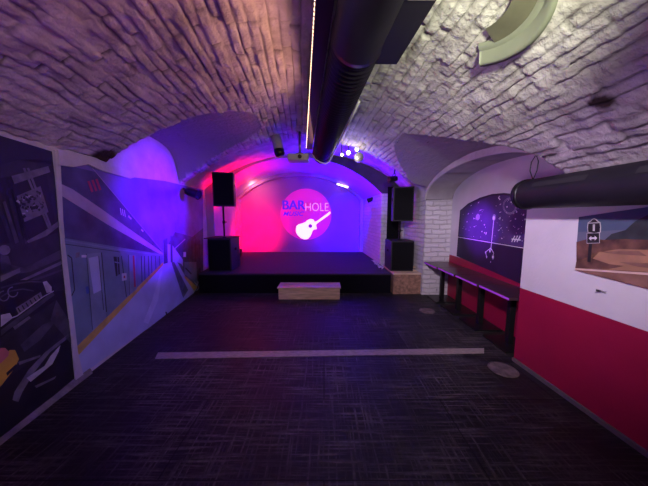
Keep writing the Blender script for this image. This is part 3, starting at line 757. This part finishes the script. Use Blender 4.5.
# ------------------------------------------------------------------ overhead duct, box, trough, LED strip
def axp(off, y, z): return Vector((xC(y) + off, y, z))
DO, DZ, DR = 0.29, 2.585, 0.166
d = thing('ventilation_duct', axp(DO, 1.0, DZ), 'long black flexible air duct under the crown of the vault', 'duct')
m = MB(); pts, rr = [], []
y = 1.62
while y < 4.3:
    pts += [axp(DO, y, DZ), axp(DO, y+0.022, DZ), axp(DO, y+0.045, DZ)]; rr += [DR, DR-0.016, DR-0.002]; y += 0.052
m.tube(pts, rr, M['duct'], 40, False); m.build('flexible_hose', d)
m = MB(); m.tube([axp(DO, -1.6, DZ), axp(DO, 1.55, DZ), axp(DO, 1.60, DZ), axp(DO, 1.64, DZ)], [DR-0.004, DR-0.004, DR+0.004, DR+0.004], M['duct'], 40); m.build('rigid_pipe', d)
m = MB(); e = 4.28; pts = [axp(DO, e, DZ), axp(DO, e+0.06, DZ-0.01), axp(DO, e+0.16, DZ-0.03), axp(DO-0.01, e+0.24, DZ-0.055), axp(DO-0.01, e+0.27, DZ-0.06)]
m.tube(pts, [DR, DR+0.004, DR-0.01, DR-0.05, DR-0.11], M['duct'], 40); m.build('end_sock', d)
def skewbox(mb, y0, y1, o0, o1, z0, z1, mt):
    vs = [axp(x, y, z) for y in (y0, y1) for x, z in ((o0, z0), (o1, z0), (o1, z1), (o0, z1))]
    mb.add(vs, [[0, 1, 2, 3], [7, 6, 5, 4], [0, 4, 5, 1], [1, 5, 6, 2], [2, 6, 7, 3], [3, 7, 4, 0]], mt)
m = MB(); skewbox(m, -1.4, 1.72, 0.36, 0.565, 2.485, 2.715, M['duct']); m.build('junction_box', d)
m = MB(); skewbox(m, 1.20, 1.235, 0.43, 0.555, 2.478, 2.4845, M['base']); m.build('joint_band', d)
tr = thing('cable_trough', axp(0.08, 2.5, 2.62), 'long black trough along the vault crown left of the air duct', 'trough')
m = MB(); skewbox(m, -1.4, 4.3, 0.024, 0.118, 2.62, 2.76, M['black']); m.build('casing', tr)
for y in (0.6, 2.0, 3.4):
    m = MB(); skewbox(m, y, y+0.04, 0.05, 0.09, 2.76, 2.862, M['metalblack']); m.build('hanger', tr)
ls = thing('led_strip', axp(0.02, 2.5, 2.63), 'warm glowing LED strip along the left edge of the black trough', 'light strip')
m = MB(); skewbox(m, -1.0, 4.28, 0.018, 0.0238, 2.618, 2.634, M['cream']); m.build('tape', ls)
m = MB(); y = 0.9
while y < 4.25:
    p = axp(0.0155, y, 2.626); m.box(p - Vector((0.0018, 0.007, 0.0035)), p + Vector((0.0018, 0.007, 0.0035)), M['led']); y += 0.032
m.build('diodes', ls)

# hanging rod with box at the end of the trough
bc = at(298.5, 158, 4.1)
hb = thing('hanging_box', bc, 'flat beige box on a rod at the end of the overhead trough', 'projector')
m = MB(); m.box(bc + Vector((-0.165, -0.10, -0.055)), bc + Vector((0.165, 0.14, 0.05)), M['box'], 0.01); m.build('housing', hb)
m = MB(); m.tube([bc + Vector((0.02, 0.02, 0.05)), Vector((bc.x+0.02, bc.y+0.02, 2.85))], 0.02, M['chrome'], 12); m.build('rod', hb)
m = MB(); m.tube([bc + Vector((0.02, 0.02, 0.05)), bc + Vector((0.02, 0.02, 0.075))], 0.06, M['metalblack'], 16); m.build('mount', hb)
m = MB(); m.tube([bc + Vector((0.03, -0.10, 0.0)), bc + Vector((0.03, -0.115, 0.0))], 0.032, M['darklens'], 16); m.build('lens', hb)
# ceiling lamp to its left
lc = at(279, 150, 4.25)
hl = thing('ceiling_lamp', (lc.x, lc.y, 2.8), 'grey tubular lamp hanging from the vault left of the beige box', 'lamp')
m = MB(); m.tube([Vector((lc.x-0.06, lc.y, 2.83)), lc + Vector((-0.03, 0, 0.14)), lc + Vector((0, 0, 0.0))], [0.085, 0.085, 0.08], M['greymetal'], 24); m.build('body', hl)
m = MB(); m.tube([lc + Vector((0.0, 0, 0.01)), lc + Vector((0.008, 0, -0.05)), lc + Vector((0.015, 0, -0.10)), lc + Vector((0.018, 0, -0.11))], [0.086, 0.086, 0.07, 0.04], M['metalblack'], 24); m.build('lamp_head', hl)

# white cable looped under the duct end
m = MB(); Y = 4.2
rc = DR + 0.016
pts = [axp(DO + 0.90*rc, yy, DZ - 0.43*rc) for yy in (2.3, 2.8, 3.3, 3.8, 4.2)]
pts += [axp(DO + 0.62*rc, 4.30, DZ - 0.92*rc), axp(DO + 0.25*rc, 4.26, DZ - 1.16*rc), axp(DO - 0.25*rc, 4.20, DZ - 1.08*rc), axp(DO - 0.7*rc, 4.15, DZ - 0.88*rc), axp(DO - 1.0*rc, 4.15, DZ - 0.45*rc)]
m.tube(pts, 0.011, M['cable'], 8)
tag(m.build('power_cable'), 'white cable looping round the far end of the air duct', 'cable')

# ------------------------------------------------------------------ curved lip upper right
ec = Vector((0.705, 1.44, 0)); vc = thing('curved_vent', (0.84, 1.44, 2.55), 'curved cream lip of a round vent on the vault, upper right corner', 'vent')
R0 = 0.385
angs = [math.radians(a) for a in frange(-80, 41, 48)]
def ringz(x, y): return z_main(x, y)
m = MB(); A_, B_, C_, D_ = [], [], [], []
for a in angs:
    x, y = ec.x + R0*math.cos(a), ec.y + R0*math.sin(a); zt = ringz(x, y)
    xo, yo = ec.x + (R0+0.03)*math.cos(a), ec.y + (R0+0.03)*math.sin(a); zo = ringz(xo, yo)
    A_.append(Vector((x, y, zt+0.03))); B_.append(Vector((x, y, zt-0.10))); C_.append(Vector((xo, yo, zo-0.10))); D_.append(Vector((xo, yo, zo+0.03)))
m.grid([A_, B_, C_, D_], M['cream'], True)
for k in (0, -1): m.poly([A_[k], B_[k], C_[k], D_[k]], M['cream'])
m.build('band', vc)
m = MB(); E_, F_, G_ = [], [], []
for a in angs:
    x, y = ec.x + (R0-0.028)*math.cos(a), ec.y + (R0-0.028)*math.sin(a); x2, y2 = ec.x + R0*math.cos(a), ec.y + R0*math.sin(a)
    E_.append(Vector((x, y, ringz(x, y)-0.005))); F_.append(Vector((x, y, ringz(x, y)-0.03))); G_.append(Vector((x2, y2, ringz(x2, y2)-0.03)))
m.grid([E_, F_, G_], M['cream'], True); m.build('inner_lip', vc)
m = MB(); rows = []
for rad in frange(R0-0.13, R0-0.03, 6): rows.append([Vector((ec.x + rad*math.cos(a), ec.y + rad*math.sin(a), ringz(ec.x + rad*math.cos(a), ec.y + rad*math.sin(a)) - 0.03)) for a in angs if a < math.radians(27)])
m.grid(rows, M['olive']); m.build('disc_panel', vc)

# ------------------------------------------------------------------ wall duct on the right
yd0 = 2.26; off = lambda y: Vector((xR(y) - 0.175 - 0.012*(2.26-y)*0, y, 1.69))
wd = thing('wall_duct', off(1.5), 'thick black round tube hung along the right wall above the road print', 'duct')
m = MB(); pts = [off(yd0 - 0.0), off(yd0 - 0.05), off(-1.5)]
m.tube([off(yd0+0.03), off(yd0+0.028), off(yd0), off(yd0-0.05), off(1.2), off(-1.5)], [0.085, 0.10, 0.125, 0.127, 0.127, 0.127], M['duct'], 36); m.build('pipe', wd)
m = MB(); 
for k in range(12):
    pass
m.tube([off(yd0+0.032), off(yd0+0.045), off(yd0+0.05)], [0.098, 0.09, 0.06], M['metalblack'], 28); m.build('end_cap', wd)
m = MB(); m.tube([off(yd0-0.06), off(yd0-0.055), off(yd0-0.03), off(yd0-0.025)], [0.127, 0.134, 0.134, 0.127], M['metalblack'], 36, False); m.build('clamp_ring', wd)
for y0_, y1_ in ((1.65, 2.05), (0.95, 1.4)):
    m = MB(); rows = []
    for yy in (y0_, y1_): rows.append([off(yy) + Vector((0.131*math.cos(a), 0, 0.131*math.sin(a))) for a in [math.radians(q) for q in (140, 150, 160)]])
    m.grid(rows, M['black']); m.build('slot_vent', wd)
hw = thing('hanging_wire', off(2.18) + Vector((0, 0, 0.14)), 'thin wire loop holding up the black wall tube', 'wire')
top_ = off(2.18) + Vector((0.0, 0.0, 0.33))
m = MB(); base = off(2.18)
loop = [base + Vector((0, 0, 0.127)), base + Vector((-0.03, 0, 0.20)), base + Vector((-0.025, 0.0, 0.27)), base + Vector((0.01, 0, 0.335)), base + Vector((0.035, 0, 0.28)), base + Vector((0.03, 0, 0.2)), base + Vector((0.005, 0, 0.127))]
m.tube(loop, 0.004, M['blackcable'], 6); m.build('loop', hw)

# small bracket on white wall
hp = on_side(602, 291, RA, RB); hk = thing('wall_bracket', hp, 'tiny dark bracket on the white wall below the road print', 'bracket')
m = MB(); m.box(hp + Vector((-0.012, -0.03, -0.006)), hp + Vector((-0.001, 0.03, 0.006)), M['greymetal'], 0.002); m.build('plate', hk)
m = MB(); m.tube([hp + Vector((-0.012, 0, 0)), hp + Vector((-0.04, 0, 0.004))], 0.005, M['metalblack'], 8); m.build('peg', hk)

# ------------------------------------------------------------------ stage lights
def par(name, loc, aim, size, label, lens, anchor, cat='spotlight', group=None):
    loc, aim, anchor = Vector(loc), Vector(aim), Vector(anchor); t = thing(name, loc, label, cat, group)
    d_ = (aim - loc).normalized(); s = size
    m = MB(); m.tube([loc - d_*s*1.0, loc - d_*s*0.9, loc - d_*s*0.3, loc + d_*s*0.9, loc + d_*s*1.0], [s*0.35, s*0.5, s*0.62, s*0.66, s*0.72], M['metalblack'], 20); m.build('can', t)
    m = MB(); m.tube([loc + d_*s*1.0, loc + d_*s*1.03], s*0.58, lens, 20); m.build('lens', t)
    sd = d_.cross(Vector((0, 0, 1))).normalized(); up = (anchor - loc).normalized(); top = loc + up*s*1.15
    m = MB(); m.tube([loc + sd*s*0.74, loc + sd*s*0.74 + up*s*0.6, top + sd*s*0.4, top - sd*s*0.4, loc - sd*s*0.74 + up*s*0.6, loc - sd*s*0.74], s*0.07, M['metalblack'], 8); m.build('yoke', t)
    m = MB(); m.tube([top, anchor], s*0.12, M['metalblack'], 10); m.build('bracket', t)
    return t
fr = at(393, 179, 4.72); lf = at(192.5, 193, 4.45); fb = at(371, 199.5, 6.45)
par('stage_spotlight', fr, (-2.4, 3.9, 1.6), 0.085, 'black stage spotlight under the vault above the right speaker', M['darklens'], (fr.x+0.05, fr.y, z_main(fr.x+0.05, fr.y)))
par('stage_spotlight', lf, (1.6, 3.9, 0.6), 0.125, 'black stage spotlight on the left wall at the top of the subway print', M['darklens'], (xL(lf.y)+0.02, lf.y, lf.z+0.08))
par('stage_spotlight', fb, (-0.8, YB, 1.2), 0.085, 'black stage spotlight on the brick jamb right of the stage back wall', M['bluelens'], (nR(fb.y), fb.y, fb.z+0.03))
for k, (u, v, lb) in enumerate(((342, 154.5, 'leftmost of three small glowing spots under the vault'), (348.5, 152.5, 'middle of three small glowing spots under the vault'), (357, 149, 'rightmost of three small glowing spots under the vault, above the grey ball'))):
    c = at(u, v, 4.5); t = thing('ceiling_spot', c, lb, 'spotlight', 'glowing spots under the vault')
    zt = z_main(c.x, c.y+0.05)
    m = MB(); m.tube([c + Vector((0, 0.035, 0.0)), c + Vector((0, 0.10, 0.0))], [0.045, 0.03], M['metalblack'], 16); m.tube([c + Vector((0, 0.06, 0)), Vector((c.x, c.y+0.06, max(zt, c.z+0.03)))], 0.008, M['metalblack'], 8); m.build('housing', t)
    m = MB(); m.sphere(c + Vector((0, 0.02, 0)), (0.026, 0.036, 0.034)[k], M['lamp'], 14, 8); m.build('bulb', t)
c = at(359, 157.5, 4.45); bl = thing('hanging_ball', c, 'small dull grey ball hanging beside the three glowing spots', 'ball')
m = MB(); m.sphere(c, 0.088, M['ball'], 20, 12, smooth=False); m.build('sphere', bl)
m = MB(); m.tube([c + Vector((0, 0, 0.085)), Vector((c.x, c.y, z_main(c.x, c.y)+0.01))], 0.006, M['metalblack'], 8); m.build('hanger', bl)
# short tube light on the soffit just before the ring
c = at(342.5, 185.5, YB-0.25); tl = thing('tube_light', c, 'short white tube light at the top of the stage back arch', 'lamp')
m = MB(); m.tube([c + Vector((-0.17, 0, 0.045)), c + Vector((0.17, 0, -0.055))], 0.024, M['tube'], 12); m.build('tube', tl)
for s in (-1, 1):
    m = MB(); m.tube([c + Vector((s*0.17, 0, -s*0.05+0)), c + Vector((s*0.19, 0, -s*0.056))], 0.028, M['metalblack'], 12); m.build('end_cap', tl)
# red uplight on the stage floor behind the left speaker
ul = Vector((-2.30, 6.6, SH+0.12))
par('floor_uplight', ul, (-2.2, 7.4, 2.4), 0.09, 'red floor uplight behind the left bass speaker on the stage', M['redlens'], (ul.x, ul.y, SH+0.005))

# cables by the right stage edge and left wall
m = MB(); rs = random.Random(2); pts = []
for i in range(26):
    pts.append(Vector((1.20 + 0.045*math.sin(i*1.7) , 5.0 + i*0.035, SH + 0.015 + 0.03*abs(math.sin(i*1.1)))))
m.tube(pts, 0.008, M['cable'], 6); tag(m.build('stage_cable'), 'tangled white cable on the right edge of the stage', 'cable')
m = MB(); m.tube([on_side(200, 268, LA+0.02, LB), on_side(200, 280, LA+0.03, LB), on_side(197, 289, LA+0.03, LB), on_side(192, 296, LA+0.03, LB), on_side(188, 299, LA+0.04, LB)], 0.007, M['blackcable'], 6)
tag(m.build('wall_cable'), 'thin black cable down the left wall beside the stage', 'cable')
m = MB(); m.tube([on_side(203, 120, LA, LB)]*1 + [Vector((xL(3.33)+0.012, 3.33, 0.10)), Vector((xL(3.33)+0.016, 3.33, 0.0))], 0.006, M['blackcable'], 6) if False else m.tube([on_side(166, 312, LA+0.02, LB), on_side(167, 315.5, LA+0.02, LB), on_side(169, 317.5, LA+0.03, LB)], 0.008, M['blackcable'], 6)
tag(m.build('cable_stub'), 'short black cable stub at the foot of the subway print', 'cable')

# ------------------------------------------------------------------ lights
def light(name, kind, loc, aim, col, power, size=0.3, spot=60, blend=0.6, sy=None, spread=None):
    ld = bpy.data.lights.new(name, kind); ld.color = col; ld.energy = power
    if kind == 'AREA':
        ld.size = size
        if sy: ld.shape = 'RECTANGLE'; ld.size_y = sy
        if spread: ld.spread = math.radians(spread)
    else: ld.shadow_soft_size = size
    if kind == 'SPOT': ld.spot_size = math.radians(spot); ld.spot_blend = blend
    o = bpy.data.objects.new(name, ld); o.location = loc; COL.objects.link(o)
    if aim is not None: o.rotation_euler = (Vector(aim) - Vector(loc)).to_track_quat('-Z', 'Y').to_euler()
    return o
RED, BLUE, VIO, MAG = (1.0, 0.0, 0.035), (0.015, 0.0, 1.0), (0.42, 0.08, 1.0), (0.9, 0.02, 0.75)
light('red_wash', 'SPOT', (-2.1, 6.35, 0.70), (-2.2, 7.75, 1.05), RED, 400, 0.08, 88, 1.0)
light('red_up', 'POINT', (-2.06, 7.3, 2.36), None, (1.0, 0.30, 0.24), 9, 0.04)
light('red_fill', 'SPOT', (-2.05, 5.7, 1.1), (-2.1, 5.9, 2.6), RED, 420, 0.1, 84, 1.0)
light('blue_wash', 'SPOT', (1.0, 6.3, 1.9), (0.75, 7.75, 1.2), BLUE, 560, 0.08, 84, 1.0)
light('blue_top', 'SPOT', (0.5, 6.2, 1.2), (0.35, 6.1, 2.8), BLUE, 600, 0.15, 130, 1.0)
light('blue_front', 'SPOT', (0.9, 5.2, 1.2), (1.0, 5.2, 2.6), (0.2, 0.0, 1.0), 90, 0.12, 130, 1.0)
light('blue_low', 'POINT', (0.55, 5.5, 1.05), None, (0.15, 0.0, 1.0), 9, 0.1)
light('magenta_logo', 'SPOT', (-0.6, 5.2, 2.45), (-0.56, 7.75, 1.55), MAG, 80, 0.05, 35, 0.25)
light('left_beam', 'SPOT', fr + Vector((-0.13, -0.05, -0.05)), (-2.43, 3.7, 1.62), (0.12, 0.0, 1.0), 3000, 0.05, 34, 1.0)
light('right_beam', 'SPOT', lf + Vector((0.2, -0.1, -0.06)), (2.36, 3.72, 1.30), (0.30, 0.02, 1.0), 2600, 0.05, 12, 1.0)
light('fill_right', 'SPOT', (-0.40, -0.5, 2.66), (1.98, 2.6, 1.60), (0.94, 0.77, 1.0), 620, 0.12, 60, 1.0)  # unseen spot added behind the camera to brighten the right wall
light('arch_fill', 'SPOT', (-0.7, -0.5, 1.15), (1.95, 3.3, 2.15), (0.88, 0.62, 1.0), 170, 0.25, 44, 1.0)
light('fill_left', 'SPOT', (1.3, -1.2, 1.9), (-2.3, 2.9, 1.05), (0.70, 0.74, 1.0), 110, 0.25, 46, 1.0)  # unseen fill added behind the camera for the left wall prints
light('fill_floor', 'SPOT', (0.1, -0.6, 2.2), (0.1, 3.0, 0.0), (1.0, 0.80, 0.82), 125, 0.4, 60, 1.0)  # unseen fill added behind the camera to lift the floor
light('violet_left', 'AREA', (-0.9, -0.9, 1.0), (-1.5, 1.4, 2.4), (0.52, 0.10, 0.80), 7.0, 1.0, spread=130)
light('violet_up', 'AREA', (0.3, -0.2, 0.6), (0.6, 1.9, 2.8), (0.60, 0.28, 0.9), 3, 1.4)
light('white_right', 'SPOT', (0.66, 0.55, 2.18), (0.85, 2.1, 2.78), (0.96, 1.0, 0.70), 115, 0.06, 90, 1.0)
light('led_glow', 'AREA', axp(-0.02, 2.2, 2.60), axp(-0.50, 2.2, 2.83), (1.0, 0.46, 0.30), 6.0, 0.03, spread=110)
bpy.data.objects['led_glow'].data.shape = 'RECTANGLE'; bpy.data.objects['led_glow'].data.size = 3.6; bpy.data.objects['led_glow'].data.size_y = 0.03
light('lamp_warm', 'POINT', at(350, 160, 4.3), None, (1.0, 0.9, 0.82), 4.5, 0.05)
w = bpy.data.worlds.new('world'); S.world = w; w.use_nodes = True
w.node_tree.nodes['Background'].inputs['Color'].default_value = (0.02, 0.015, 0.03, 1)
